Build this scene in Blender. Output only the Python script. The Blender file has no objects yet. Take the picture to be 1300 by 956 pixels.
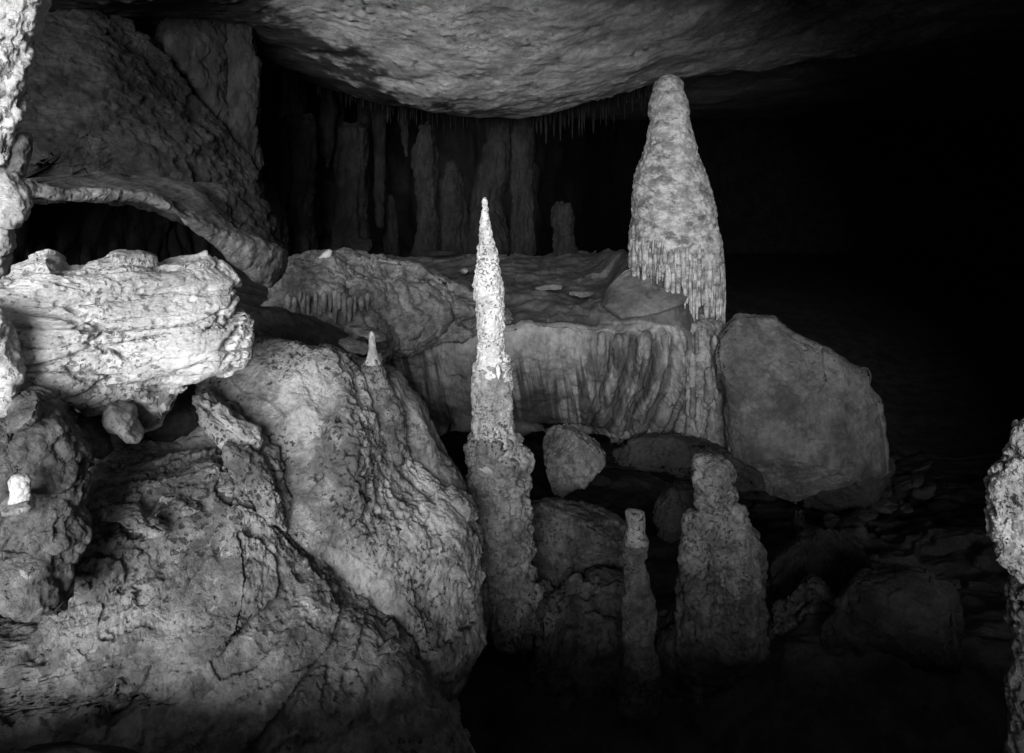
import bpy, math, random
import numpy as np
from mathutils import Vector

# ------------------------------------------------------------------ camera, sky, sun, exposure
S = bpy.context.scene
F, HX, HY = 1126.0, 650.0, 230.0          # focal length and horizon, in photograph pixels
CAMZ = 1.3
cd = bpy.data.cameras.new("camera"); cam = bpy.data.objects.new("camera", cd)
S.collection.objects.link(cam); S.camera = cam
cam.location = (0, 0, CAMZ); cam.rotation_euler = (math.radians(90), 0, 0)
cd.sensor_width = 36.0; cd.lens = 36.0 * F / 1300.0
cd.shift_y = -(478.0 - HY) / 1300.0
cd.clip_start = 0.05; cd.clip_end = 500

AZ, EL = math.radians(4), math.radians(6)      # light comes in from behind the camera, to the left, very low
sd = bpy.data.lights.new("sun", 'SUN'); sun = bpy.data.objects.new("sun", sd); S.collection.objects.link(sun)
sd.energy = 4.6; sd.angle = math.radians(30); sd.color = (1, 1, 1)
sun.rotation_euler = Vector((math.sin(AZ)*math.cos(EL), math.cos(AZ)*math.cos(EL), -math.sin(EL))).to_track_quat('-Z', 'Y').to_euler()
W = bpy.data.worlds.new("World"); S.world = W; W.use_nodes = True
nt = W.node_tree; nt.nodes.clear()
sky = nt.nodes.new('ShaderNodeTexSky'); sky.sky_type = 'NISHITA'; sky.sun_disc = False
sky.sun_elevation = EL; sky.sun_rotation = math.pi + AZ
bw = nt.nodes.new('ShaderNodeRGBToBW'); bg = nt.nodes.new('ShaderNodeBackground'); wo = nt.nodes.new('ShaderNodeOutputWorld')
nt.links.new(sky.outputs[0], bw.inputs[0]); nt.links.new(bw.outputs[0], bg.inputs[0]); nt.links.new(bg.outputs[0], wo.inputs[0])
bg.inputs[1].default_value = 0.06
S.view_settings.view_transform = 'Standard'; S.view_settings.look = 'None'
S.view_settings.gamma = 1.0; S.view_settings.use_curve_mapping = False
S.view_settings.exposure = 0.62
S.render.engine = 'CYCLES'
S.cycles.max_bounces = 6; S.cycles.diffuse_bounces = 4

rng = random.Random(7)

# ------------------------------------------------------------------ noise
_t = np.random.RandomState(5).normal(size=(512, 3)); _t /= np.linalg.norm(_t, axis=1)[:, None]
GRAD = _t.astype(np.float32)

def _h(ix, iy, iz, seed):
    h = (ix.astype(np.uint32)*np.uint32(374761393) + iy.astype(np.uint32)*np.uint32(668265263)
         + iz.astype(np.uint32)*np.uint32(2246822519) + np.uint32((seed*974634541) & 0xffffffff))
    h = (h ^ (h >> np.uint32(13)))*np.uint32(1274126177)
    return h ^ (h >> np.uint32(16))

def perlin(P, seed=0):
    f = np.floor(P); i = f.astype(np.int64); w = (P - f).astype(np.float32)
    u = w*w*w*(w*(w*6-15)+10); out = np.zeros(len(P), np.float32)
    for dx in (0, 1):
        for dy in (0, 1):
            for dz in (0, 1):
                g = GRAD[_h(i[:, 0]+dx, i[:, 1]+dy, i[:, 2]+dz, seed) & np.uint32(511)]
                d = g[:, 0]*(w[:, 0]-dx) + g[:, 1]*(w[:, 1]-dy) + g[:, 2]*(w[:, 2]-dz)
                out += d*(u[:, 0] if dx else 1-u[:, 0])*(u[:, 1] if dy else 1-u[:, 1])*(u[:, 2] if dz else 1-u[:, 2])
    return out*1.6

def fbm(P, octv=4, seed=0, gain=.5):
    a, s, out = 1.0, 0.0, 0
    for o in range(octv):
        out = out + a*perlin(P*(2.03**o) + o*17.3, seed+o); s += a; a *= gain
    return out/s

def ridged(P, octv=4, seed=0, gain=.55):
    a, s, out = 1.0, 0.0, 0
    for o in range(octv):
        out = out + a*(1-2*np.abs(perlin(P*(2.03**o) + o*11.7, seed+o))); s += a; a *= gain
    return out/s

def worley(P, seed=0):
    f = np.floor(P); i = f.astype(np.int64); w = (P-f).astype(np.float32)
    F1 = np.full(len(P), 9., np.float32); F2 = F1.copy(); ID = np.zeros(len(P), np.float32)
    for dx in (-1, 0, 1):
        for dy in (-1, 0, 1):
            for dz in (-1, 0, 1):
                h = _h(i[:, 0]+dx, i[:, 1]+dy, i[:, 2]+dz, seed)
                jx = (h & np.uint32(1023)).astype(np.float32)/1023; jy = ((h >> np.uint32(10)) & np.uint32(1023)).astype(np.float32)/1023
                jz = ((h >> np.uint32(20)) & np.uint32(1023)).astype(np.float32)/1023
                d = (dx+jx-w[:, 0])**2 + (dy+jy-w[:, 1])**2 + (dz+jz-w[:, 2])**2
                c = d < F1
                F2 = np.where(c, F1, np.minimum(F2, d)); F1 = np.where(c, d, F1); ID = np.where(c, jx, ID)
    return np.sqrt(F1), np.sqrt(F2), ID

def sstep(a, b, x):
    t = np.clip((x-a)/(b-a), 0, 1); return t*t*(3-2*t)

def toworld(px, py, Y):
    return np.array([(px-HX)/F*Y, Y, CAMZ-(py-HY)/F*Y])

def topx(P):
    return HX + P[:, 0]/P[:, 1]*F, HY + (CAMZ-P[:, 2])/P[:, 1]*F

# ------------------------------------------------------------------ displacement layers
def normals(V, Q):
    a = V[Q[:, 2]]-V[Q[:, 0]]; b = V[Q[:, 3]]-V[Q[:, 1]]
    n = np.cross(a, b); N = np.zeros_like(V)
    for k in range(4):
        for c in range(3):
            N[:, c] += np.bincount(Q[:, k], n[:, c], len(V))
    return N/np.maximum(np.linalg.norm(N, axis=1), 1e-9)[:, None]

def layer(P, L, seed):
    kind, amp, sc = L[0], L[1], L[2]; o = L[3] if len(L) > 3 else {}
    Q = P*np.array(o.get('st', (1, 1, 1)))*sc
    if o.get('warp'): 
        w = o['warp']; Q = Q + w*np.stack([perlin(Q*.7+31, seed+50), perlin(Q*.7+57, seed+51), perlin(Q*.7+83, seed+52)], 1)
    if kind == 'fbm': d = fbm(Q, o.get('o', 4), seed, o.get('g', .5))
    elif kind == 'ridge': d = ridged(Q, o.get('o', 4), seed, o.get('g', .5))
    elif kind == 'billow': d = np.abs(fbm(Q, o.get('o', 3), seed))*2-.5
    elif kind == 'strata':
        tl = o.get('tilt', (0, 0)); z = P[:, 2] + tl[0]*P[:, 0] + tl[1]*P[:, 1]
        z = z*sc + o.get('wob', 1.0)*fbm(P*o.get('ws', 1.3), 4, seed+9)
        t = z-np.floor(z); h = _h(np.floor(z).astype(np.int64), np.zeros(len(z), np.int64), np.zeros(len(z), np.int64), seed)
        d = (sstep(0, .22, t)*(1-.75*t)-.4) * (.35+.65*(h & np.uint32(255)).astype(np.float32)/255)
        d = d*(.35+.9*sstep(-.2, .35, fbm(P*o.get('ms', 2.2)+7, 3, seed+20)))
    elif kind == 'pits':
        F1, F2, _ = worley(Q, seed); m = sstep(-.1, .3, fbm(P*sc*.15, 3, seed+4)); d = -sstep(.42, .12, F1)*m
    elif kind == 'crack':
        F1, F2, _ = worley(Q, seed); m = sstep(-.15, .15, fbm(P*sc*.6+3, 2, seed+4)); d = -np.exp(-((F2-F1)/o.get('w', .06))**2)*m
    elif kind == 'cells':                                   # slabs: each cell stands at its own height
        F1, F2, I = worley(Q, seed); d = I-.5
    elif kind == 'knobs':                                   # botryoidal lumps
        F1, F2, I = worley(Q, seed); d = 1-F1*F1*1.4-.4
    elif kind == 'flute':
        a = o['ang'](P) if 'ang' in o else P[:, 0]
        x = a*sc + o.get('wob', .5)*fbm(P*np.array((2., 2., .7)), 3, seed)
        d = 1-2*np.abs(2*(x-np.floor(x))-1)**1.4
        d = d*(.72+.45*perlin(np.stack([np.floor(x)*7.7, P[:, 2]*1.5, 0*x], 1), seed+3))
    else: raise ValueError(kind)
    if o.get('mask') is not None: d = d*o['mask'](P)
    return amp*d

def displace(V, Q, layers, seed):
    for grp in layers:
        N = normals(V, Q); d = 0
        for k, L in enumerate(grp if isinstance(grp, list) else [grp]): d = d + layer(V, L, seed+k*13)
        V = V + N*d[:, None]; seed += 101
    return V

# ------------------------------------------------------------------ mesh helpers
C = S.collection
def mk(name, V, Q, mat, parent=None, attr=None, origin=None):
    m = bpy.data.meshes.new(name); V = np.asarray(V, np.float64)
    if origin is None: origin = np.array([V[:, 0].mean(), V[:, 1].mean(), V[:, 2].min()])
    base = np.array(parent['o0']) if parent is not None else np.zeros(3)
    Vl = (V-origin).astype(np.float32)
    m.vertices.add(len(V)); m.vertices.foreach_set('co', Vl.ravel())
    n = len(Q); m.loops.add(n*4); m.loops.foreach_set('vertex_index', Q.astype(np.int32).ravel())
    m.polygons.add(n); m.polygons.foreach_set('loop_start', np.arange(0, n*4, 4, dtype=np.int32))
    m.update(calc_edges=True); m.validate()
    m.polygons.foreach_set('use_smooth', np.ones(len(m.polygons), bool))
    for k, a in (attr or {}).items():
        if len(m.vertices) == len(a):
            m.attributes.new(k, 'FLOAT', 'POINT').data.foreach_set('value', np.asarray(a, np.float32))
    m.materials.append(mat)
    o = bpy.data.objects.new(name, m); C.objects.link(o)
    o.location = origin-base; o['o0'] = [float(x) for x in origin]
    if parent is not None: o.parent = parent
    return o

def root(name, loc):
    o = bpy.data.objects.new(name, None); C.objects.link(o); o.location = loc; o['o0'] = [float(x) for x in loc]
    o.empty_display_size = .2
    return o

def tag(o, label, cat, group=None):
    o['label'] = label; o['category'] = cat; o['kind'] = 'thing'
    if group: o['group'] = group
    return o

_qs = {}
def quadsphere(n):
    if n in _qs: return _qs[n]
    t = np.tan(np.linspace(-1, 1, n+1)*math.pi/4); a, b = np.meshgrid(t, t, indexing='ij'); a = a.ravel(); b = b.ravel(); o = np.ones_like(a)
    Vs, Qs = [], []
    idx = np.arange((n+1)**2).reshape(n+1, n+1)
    q = np.stack([idx[:-1, :-1], idx[1:, :-1], idx[1:, 1:], idx[:-1, 1:]], -1).reshape(-1, 4)
    for k, v in enumerate([(o, a, b), (-o, b, a), (b, o, a), (a, -o, b), (a, b, o), (b, a, -o)]):
        Vs.append(np.stack(v, 1)); Qs.append(q+k*(n+1)**2)
    V = np.concatenate(Vs); Q = np.concatenate(Qs)
    V = V/np.linalg.norm(V, axis=1)[:, None]
    _, fi, inv = np.unique(np.round(V*1e5).astype(np.int64), axis=0, return_index=True, return_inverse=True)
    V = V[fi]; Q = inv.ravel()[Q]
    _qs[n] = (V, Q); return _qs[n]

def radial(outline, cx, cy):
    p = np.array(outline, float); pts = []
    for a, b in zip(p, np.roll(p, -1, 0)):
        t = np.linspace(0, 1, 200, endpoint=False)[:, None]; pts.append(a+(b-a)*t)
    p = np.concatenate(pts); x = p[:, 0]-cx; z = -(p[:, 1]-cy)
    th = np.arctan2(z, x); r = np.hypot(x, z); nb = 900
    bi = ((th+math.pi)/(2*math.pi)*nb).astype(int) % nb; R = np.zeros(nb); np.maximum.at(R, bi, r)
    ok = R > 0; ii = np.arange(nb); R = np.interp(ii, ii[ok], R[ok], period=nb)
    return lambda t: np.interp((t+math.pi)/(2*math.pi)*nb-.5, ii, R, period=nb)

def rock(name, outline, Y, tf, tb, mat, p=2.6, n=70, layers=(), bumps=(), seed=1, parent=None, centre=None, shear=(0, 0), pb=2.2, cuts=0, cd=(.62, .9), folds=()):
    """a closed rock with the given silhouette; tf / tb are how far it reaches to the front and the back (m)"""
    V, Q = quadsphere(n)
    o = np.array(outline, float)
    cx, cy = centre if centre else ((o[:, 0].min()+o[:, 0].max())/2, (o[:, 1].min()+o[:, 1].max())/2)
    R = radial(outline, cx, cy)
    h = np.hypot(V[:, 0], V[:, 2]); th = np.arctan2(V[:, 2], V[:, 0])
    pp = np.where(V[:, 1] < 0, p, pb); k = (h**pp+np.abs(V[:, 1])**pp)**(-1/pp)
    # even out the front: spread the points of the front face over its area
    lat = k*h; r = R(th)*lat
    px = cx+r*np.cos(th); py = cy-r*np.sin(th)
    dy = k*V[:, 1]
    y = Y + np.where(dy < 0, dy*tf, dy*tb)
    fr = np.clip(-dy*1.5, 0, 1)
    for bx, by, bs, bd in bumps: y = y + fr*bd*np.exp(-((px-bx)**2+(py-by)**2)/(2*bs*bs))
    dep = y-Y + fr*(shear[0]*(px-cx)/F*Y + shear[1]*(cy-py)/F*Y)
    for fx, fa, fb in folds:                                # a broken edge: the face turns away beyond the line px = fx + fb*(py-cy)
        dep = dep + fr*fa*np.maximum(0, (px-fx-fb*(py-cy))*np.sign(fa))/F*Y*np.sign(fa)
    # the rock is yawed so that its broad face looks towards the mouth
    ph = math.atan((cx-HX)/F); X0 = (cx-HX)/F*Y; tg = (px-HX)/F
    u = (tg*Y-X0)/(math.cos(ph)+tg*math.sin(ph)); yd = Y-u*math.sin(ph)
    P = np.stack([X0+u*math.cos(ph)+dep*math.sin(ph), yd+dep*math.cos(ph), CAMZ-(py-HY)/F*yd], 1)
    if cuts:                                                # broken faces: cut the body with planes
        rs = np.random.RandomState(seed+900); c0 = P.mean(0); ext = np.abs(P-c0).max(0)
        for q in range(cuts):
            nn = rs.normal(size=3); nn[1] = -abs(nn[1])-1.0; nn /= np.linalg.norm(nn)
            pr = (P-c0)@nn; lim = pr.max()*rs.uniform(*cd); ex = np.maximum(pr-lim, 0)
            P = P-np.outer(ex*.93, nn)
    P = displace(P, Q, layers, seed)
    return mk(name, P, Q, mat, parent)

def smooth_interp(x, xp, fp):
    """monotone cubic through the points"""
    xp = np.array(xp, float); fp = np.array(fp, float); d = np.diff(fp)/np.diff(xp)
    m = np.zeros_like(fp); m[0] = d[0]; m[-1] = d[-1]
    for i in range(1, len(fp)-1): m[i] = 0 if d[i-1]*d[i] <= 0 else 2*d[i-1]*d[i]/(d[i-1]+d[i])
    i = np.clip(np.searchsorted(xp, x)-1, 0, len(xp)-2); hh = xp[i+1]-xp[i]; t = (x-xp[i])/hh
    return ((1+2*t)*(1-t)**2*fp[i] + t*(1-t)**2*hh*m[i] + t*t*(3-2*t)*fp[i+1] + t*t*(t-1)*hh*m[i+1])

def stal(name, prof, Y, mat, nu=160, nv=200, layers=(), seed=1, depth=1.0, parent=None, attr=None, dyfn=None):
    """a closed dripstone body of revolution from (py, left, right) rows at distance Y"""
    pr = np.array(prof, float); py = np.linspace(pr[0, 0], pr[-1, 0], nv)
    l = smooth_interp(py, pr[:, 0], pr[:, 1]); r = smooth_interp(py, pr[:, 0], pr[:, 2])
    cx = ((l+r)/2-HX)/F*Y; rad = np.maximum((r-l)/2/F*Y, 1e-4); z = CAMZ-(py-HY)/F*Y
    # close both ends with a few shrinking rings
    cx = np.r_[cx[0], cx, cx[-1], cx[-1]]; rad = np.r_[1e-4, rad, rad[-1]*.6, 1e-4]; z = np.r_[z[0]+.001, z, z[-1]-.01, z[-1]-.012]
    nv = len(z); a = np.arange(nu)*2*math.pi/nu
    yy = Y + (dyfn(z) if dyfn else 0*z)
    P = np.stack([cx[:, None]+rad[:, None]*np.cos(a), yy[:, None]+depth*rad[:, None]*np.sin(a), np.repeat(z[:, None], nu, 1)], -1).reshape(-1, 3)
    idx = np.arange(nv*nu).reshape(nv, nu); nx = np.roll(idx, -1, 1)
    Q = np.stack([idx[:-1], idx[1:], nx[1:], nx[:-1]], -1).reshape(-1, 4)[:, ::-1]
    Q = Q[:, ::-1]
    N = normals(P, Q); c = np.stack([P[:, 0]-np.repeat(cx, nu), P[:, 1]-np.repeat(yy, nu)], 1)
    if (N[:, 0]*c[:, 0]+N[:, 1]*c[:, 1]).mean() < 0: Q = Q[:, ::-1]
    P = displace(P, Q, layers, seed)
    return mk(name, P, Q, mat, parent, attr(P) if attr else None)

def tps(pts):
    p = np.array(pts, float); X = p[:, :2]; n = len(X)
    def U(d2): return np.where(d2 > 1e-12, .5*d2*np.log(np.maximum(d2, 1e-12)), 0)
    K = U(((X[:, None]-X[None])**2).sum(-1)) + np.eye(n)*.02; Pm = np.c_[np.ones(n), X]
    A = np.zeros((n+3, n+3)); A[:n, :n] = K; A[:n, n:] = Pm; A[n:, :n] = Pm.T
    w = np.linalg.solve(A, np.r_[p[:, 2], 0, 0, 0])
    def f(x, y):
        sh = x.shape; q = np.stack([x.ravel(), y.ravel()], 1); out = w[n]+w[n+1]*q[:, 0]+w[n+2]*q[:, 1]
        for i in range(n): out = out + w[i]*U(((q-X[i])**2).sum(1))
        return out.reshape(sh)
    return f

def thick_grid(name, P, mat, layers, seed, off, attr=None, flip=False):
    """P: (a, b, 3) sheet, given a second sheet `off` away and walls round the rim: a closed slab"""
    a, b = P.shape[:2]; idx = np.arange(a*b).reshape(a, b)
    Q = np.stack([idx[:-1, :-1], idx[1:, :-1], idx[1:, 1:], idx[:-1, 1:]], -1).reshape(-1, 4)
    if flip: Q = Q[:, ::-1]
    V = displace(P.reshape(-1, 3), Q, layers, seed)
    at = attr(V) if attr else {}
    ring = np.r_[idx[0, :], idx[1:, -1], idx[-1, -2::-1], idx[-2:0:-1, 0]]
    V2 = V + np.array(off); n = a*b
    R2 = np.roll(ring, -1); side = np.stack([ring, R2, R2+n, ring+n], -1)
    if not flip: side = side[:, ::-1]
    QQ = np.concatenate([Q, Q[:, ::-1]+n, side])
    return mk(name, np.concatenate([V, V2]), QQ, mat, None, {k: np.r_[v, v] for k, v in at.items()})

# ------------------------------------------------------------------ materials
def rockmat(name, lo, hi, scale=3.0, st=(1, 1, 1), specks=0.0, speck_scale=55, speck_val=.03, bump=.4, bd=.02, rough=.9, mott=0.0, mott_scale=10, veins=0.0, stain=None, spec=.25, lo_p=.35, hi_p=.65):
    m = bpy.data.materials.new(name); m.use_nodes = True; n = m.node_tree.nodes; l = m.node_tree.links; n.clear()
    def N(t, **k):
        x = n.new(t)
        for a, b in k.items(): setattr(x, a, b)
        return x
    out = N('ShaderNodeOutputMaterial'); b = N('ShaderNodeBsdfPrincipled'); l.new(b.outputs[0], out.inputs[0])
    b.inputs['Roughness'].default_value = rough; b.inputs['Specular IOR Level'].default_value = spec
    tc = N('ShaderNodeTexCoord'); oi = N('ShaderNodeObjectInfo')
    vm = N('ShaderNodeVectorMath', operation='MULTIPLY_ADD'); vm.inputs[1].default_value = (37, 37, 37)
    cb = N('ShaderNodeCombineXYZ')
    for k in range(3): l.new(oi.outputs['Random'], cb.inputs[k])
    l.new(cb.outputs[0], vm.inputs[0]); l.new(tc.outputs['Object'], vm.inputs[2])
    mp = N('ShaderNodeMapping'); mp.inputs['Scale'].default_value = st; l.new(vm.outputs[0], mp.inputs[0])
    def noise(sc, det=8, ro=.6, vec=None, dist=0):
        x = N('ShaderNodeTexNoise'); x.inputs['Scale'].default_value = sc; x.inputs['Detail'].default_value = det
        x.inputs['Roughness'].default_value = ro; x.inputs['Distortion'].default_value = dist
        l.new((vec or mp).outputs[0], x.inputs['Vector']); return x
    def rmp(src, p0, p1, v0, v1):
        r = N('ShaderNodeMapRange'); r.interpolation_type = 'SMOOTHSTEP'
        for k, v in zip((1, 2, 3, 4), (p0, p1, v0, v1)): r.inputs[k].default_value = v
        l.new(src, r.inputs[0]); return r.outputs[0]
    def mix(f, a, bb):
        x = N('ShaderNodeMix'); x.data_type = 'FLOAT'
        for s, v in ((0, f), (2, a), (3, bb)):
            if isinstance(v, (int, float)): x.inputs[s].default_value = v
            else: l.new(v, x.inputs[s])
        return x.outputs[0]
    v = rmp(noise(scale, 12, .68).outputs['Fac'], lo_p, hi_p, lo, hi)
    fine = noise(scale*9, 6, .7).outputs['Fac']
    mu = N('ShaderNodeMath', operation='MULTIPLY'); l.new(v, mu.inputs[0]); l.new(rmp(fine, .3, .7, .78, 1.18), mu.inputs[1]); v = mu.outputs[0]
    if mott: v = mix(rmp(noise(mott_scale, 10, .75).outputs['Fac'], .5, .6, 0, mott), v, lo*.45)
    if veins: v = mix(rmp(noise(9, 8, .7, dist=.6).outputs['Fac'], .6, .68, 0, veins), v, min(.85, hi*1.8))
    if stain:
        at = N('ShaderNodeAttribute'); at.attribute_name = 'stain'; v = mix(at.outputs['Fac'], v, stain)
    h = noise(22, 10, .72).outputs['Fac']
    if specks:
        sp = noise(speck_scale, 4, .6, vm); pm = N('ShaderNodeMath', operation='MULTIPLY_ADD'); l.new(rmp(noise(speck_scale*.07, 4, .6, vm).outputs['Fac'], .38, .62, -.10, .05), pm.inputs[0]); pm.inputs[1].default_value = 1.0; l.new(sp.outputs['Fac'], pm.inputs[2])
        spf = rmp(pm.outputs[0], .60, .66, 0, 1)
        v = mix(rmp(pm.outputs[0], .58, .66, 0, specks), v, speck_val)
        h2 = N('ShaderNodeMath', operation='MULTIPLY_ADD'); l.new(spf, h2.inputs[0]); h2.inputs[1].default_value = -.5; l.new(h, h2.inputs[2]); h = h2.outputs[0]
    cc = N('ShaderNodeCombineColor')
    for k in range(3): l.new(v, cc.inputs[k])
    l.new(cc.outputs[0], b.inputs['Base Color'])
    h3 = N('ShaderNodeMath', operation='MULTIPLY_ADD'); l.new(noise(90, 6, .7, vm).outputs['Fac'], h3.inputs[0]); h3.inputs[1].default_value = .3; l.new(h, h3.inputs[2])
    bp = N('ShaderNodeBump'); bp.inputs['Strength'].default_value = bump; bp.inputs['Distance'].default_value = bd
    l.new(h3.outputs[0], bp.inputs['Height']); l.new(bp.outputs[0], b.inputs['Normal'])
    return m

M = dict(
    pale=rockmat('pale_limestone', .55, .8, 5, (1, 1, 2.2), specks=.7, speck_scale=38, speck_val=.12, mott=.22, mott_scale=12, bump=.8, bd=.035),
    slope=rockmat('weathered_limestone', .11, .37, 2.6, specks=.85, speck_scale=42, speck_val=.03, mott=.5, mott_scale=6, lo_p=.38, hi_p=.6, bump=.9, bd=.035),
    mound=rockmat('veined_limestone', .14, .42, 2.8, veins=.5, specks=.7, speck_scale=30, speck_val=.02, mott=.6, mott_scale=5, lo_p=.38, hi_p=.6, bump=1, bd=.035),
    grey=rockmat('grey_rock', .075, .22, 4, mott=.6, mott_scale=14, veins=.2, specks=.4, bump=.9, bd=.035),
    spire=rockmat('calcite_crust', .42, .70, 6, specks=.75, speck_scale=60, speck_val=.04, mott=.3, mott_scale=20, bump=.9, bd=.03),
    shaft=rockmat('calcite_crust_worn', .24, .48, 7, specks=.75, speck_scale=55, speck_val=.03, mott=.55, mott_scale=18, bump=1, bd=.04),
    shaft2=rockmat('pitted_calcite', .3, .58, 7, specks=.95, speck_scale=65, speck_val=.03, mott=.6, mott_scale=22, bump=1, bd=.04),
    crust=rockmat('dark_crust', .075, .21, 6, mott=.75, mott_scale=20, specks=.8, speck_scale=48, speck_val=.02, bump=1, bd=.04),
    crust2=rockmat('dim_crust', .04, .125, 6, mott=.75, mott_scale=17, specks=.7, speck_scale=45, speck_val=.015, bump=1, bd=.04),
    bottle=rockmat('mottled_flowstone', .12, .33, 7, (1, 1, 1.7), mott=.85, mott_scale=5, bump=.6, bd=.02),
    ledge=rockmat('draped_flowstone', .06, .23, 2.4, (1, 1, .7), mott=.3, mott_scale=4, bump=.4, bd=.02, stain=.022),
    dust=rockmat('dusty_clay', .055, .10, 4, specks=.3, bump=.4, bd=.02),
    drip=rockmat('knobbly_dripstone', .07, .20, 6, mott=.6, mott_scale=14, bump=.6, bd=.02),
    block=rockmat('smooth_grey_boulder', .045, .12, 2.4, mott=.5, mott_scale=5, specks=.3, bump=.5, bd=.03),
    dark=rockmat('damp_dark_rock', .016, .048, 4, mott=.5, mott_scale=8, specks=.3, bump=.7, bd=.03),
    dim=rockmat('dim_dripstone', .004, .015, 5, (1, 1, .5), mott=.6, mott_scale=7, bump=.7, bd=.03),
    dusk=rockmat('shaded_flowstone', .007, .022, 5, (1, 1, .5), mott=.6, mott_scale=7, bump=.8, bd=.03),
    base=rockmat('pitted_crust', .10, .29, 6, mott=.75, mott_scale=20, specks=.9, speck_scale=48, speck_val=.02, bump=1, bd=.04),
    black=rockmat('near_black_rock', .008, .028, 5, mott=.5, mott_scale=12, bump=.7, bd=.03),  # near-black base colour for the shelf and two floor rocks
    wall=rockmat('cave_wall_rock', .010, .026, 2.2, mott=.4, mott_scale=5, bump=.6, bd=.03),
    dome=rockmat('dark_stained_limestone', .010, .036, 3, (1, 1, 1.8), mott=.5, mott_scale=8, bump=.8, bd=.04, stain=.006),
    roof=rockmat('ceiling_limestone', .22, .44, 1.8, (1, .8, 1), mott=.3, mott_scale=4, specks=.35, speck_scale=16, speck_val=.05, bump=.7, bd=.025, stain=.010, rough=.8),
    white=rockmat('white_calcite', .38, .56, 8, specks=.4, bump=.4, bd=.015),
    ground=rockmat('clay_ground', .02, .055, 4, specks=.4, bump=.8, bd=.035),
    soil=rockmat('dry_soil', .22, .34, 2, bump=.4, bd=.03),
    stone=rockmat('pale_stone', .18, .36, 9, specks=.5, mott=.4, bump=.7, bd=.02),
)

# ================================================================== SETTING
# --- cave ceiling: drops towards a lip at the back, then rises again
cp = []
def cpx(px, py, Y): q = toworld(px, py, Y); cp.append((q[0], Y, q[2]))
for x, y, z in [(-9, -3, 4.2), (0, -3, 4.4), (9, -3, 4.0), (18, -3, 3.4), (-9, 5, 3.4), (18, 8, 3.2), (-4, 2, 4.1), (0, 3, 3.4), (1.7, 3.0, 2.9), (2.9, 3.2, 2.1), (5, 3.5, 2.0), (8, 4, 2.0), (.6, 3, 2.9), (1.4, 1, 3.6), (4, 0, 2.8), (2.2, 5.4, 2.7),  # low lintel on the right is unseen, added to block light
                (-9, 14, 3.0), (-9, 46, 3), (0, 46, 4), (28, 46, 4), (28, 20, 3.6), (28, 3, 2.8), (18, 32, 4), (18, 20, 3.6), (0, 16.5, 3.1), (4, 17, 3.1), (-4, 16.5, 3.0), (8, 20, 3.4)]: cp.append((x, y, z))
for px, py, Y in [(40, -20, 8), (200, -10, 8.0), (400, -40, 8.2), (650, -40, 8.2), (900, -40, 8.6), (1150, -40, 9),
                  (300, 45, 9.8), (450, 62, 9.7), (650, 66, 9.5), (800, 56, 9.8), (900, 44, 10.2), (1050, 28, 10.6),
                  (330, 82, 11.6), (400, 108, 12), (500, 133, 12.2), (580, 138, 12.4), (690, 141, 12.4), (760, 128, 12.2), (840, 108, 12), (960, 92, 12), (1100, 70, 12), (1300, 40, 12),
                  (400, 92, 13.6), (500, 100, 13.8), (690, 105, 13.8), (840, 80, 13.6), (1100, 50, 13.4)]: cpx(px, py, Y)
cf = tps(cp)
gx = np.r_[np.linspace(-9, -4.2, 30, endpoint=False), np.linspace(-4.2, 5.5, 420, endpoint=False), np.linspace(5.5, 28, 60)]
gy = np.r_[np.linspace(-3, 6.5, 40, endpoint=False), np.linspace(6.5, 13.5, 400, endpoint=False), np.linspace(13.5, 46, 70)]
GX, GY = np.meshgrid(gx, gy, indexing='ij')
P = np.stack([GX, GY, cf(GX, GY)], -1)
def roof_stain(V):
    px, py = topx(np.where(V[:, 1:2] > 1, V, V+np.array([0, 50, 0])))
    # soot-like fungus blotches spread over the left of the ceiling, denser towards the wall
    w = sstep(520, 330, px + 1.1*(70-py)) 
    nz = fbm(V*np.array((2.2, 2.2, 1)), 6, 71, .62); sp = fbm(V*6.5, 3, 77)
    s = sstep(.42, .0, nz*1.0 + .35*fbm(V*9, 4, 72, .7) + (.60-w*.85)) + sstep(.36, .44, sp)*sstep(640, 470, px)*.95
    lip = sstep(105, 140, py + 30*fbm(V*1.2, 3, 5))*.8*sstep(800, 420, px)  # tone darkens towards the left part of the lip
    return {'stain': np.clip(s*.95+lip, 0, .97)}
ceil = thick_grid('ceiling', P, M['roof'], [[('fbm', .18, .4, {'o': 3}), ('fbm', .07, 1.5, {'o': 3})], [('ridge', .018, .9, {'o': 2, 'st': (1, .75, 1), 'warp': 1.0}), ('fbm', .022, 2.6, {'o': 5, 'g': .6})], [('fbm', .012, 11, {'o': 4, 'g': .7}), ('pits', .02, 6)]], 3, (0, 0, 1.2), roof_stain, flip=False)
ceil['kind'] = 'structure'

# --- cave wall all round, open only behind the camera on the left
path = np.array([(-9.5, 5.0), (-7.2, 7.5), (-5.6, 9.5), (-4.6, 12), (-4.1, 16), (-2.0, 18), (.5, 19), (2.0, 26), (4, 40), (16, 44), (26, 36), (24, 18), (14, 8), (6, 4.4), (2.35, 3.3), (2.25, 2.6), (2.9, 1.0), (2.6, -3.2)], float)  # near right spur is out of view, added to shade the far passage
sl = np.r_[0, np.cumsum(np.hypot(*np.diff(path, axis=0).T))]; t = np.r_[np.linspace(0, sl[2], 40, endpoint=False), np.linspace(sl[2], sl[6], 400, endpoint=False), np.linspace(sl[6], sl[-1], 120)]
wx = smooth_interp(t, sl, path[:, 0]) if False else np.interp(t, sl, path[:, 0]); wy = np.interp(t, sl, path[:, 1])
k = np.ones(25)/25; wx = np.convolve(np.pad(wx, 12, 'edge'), k, 'valid'); wy = np.convolve(np.pad(wy, 12, 'edge'), k, 'valid')
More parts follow.
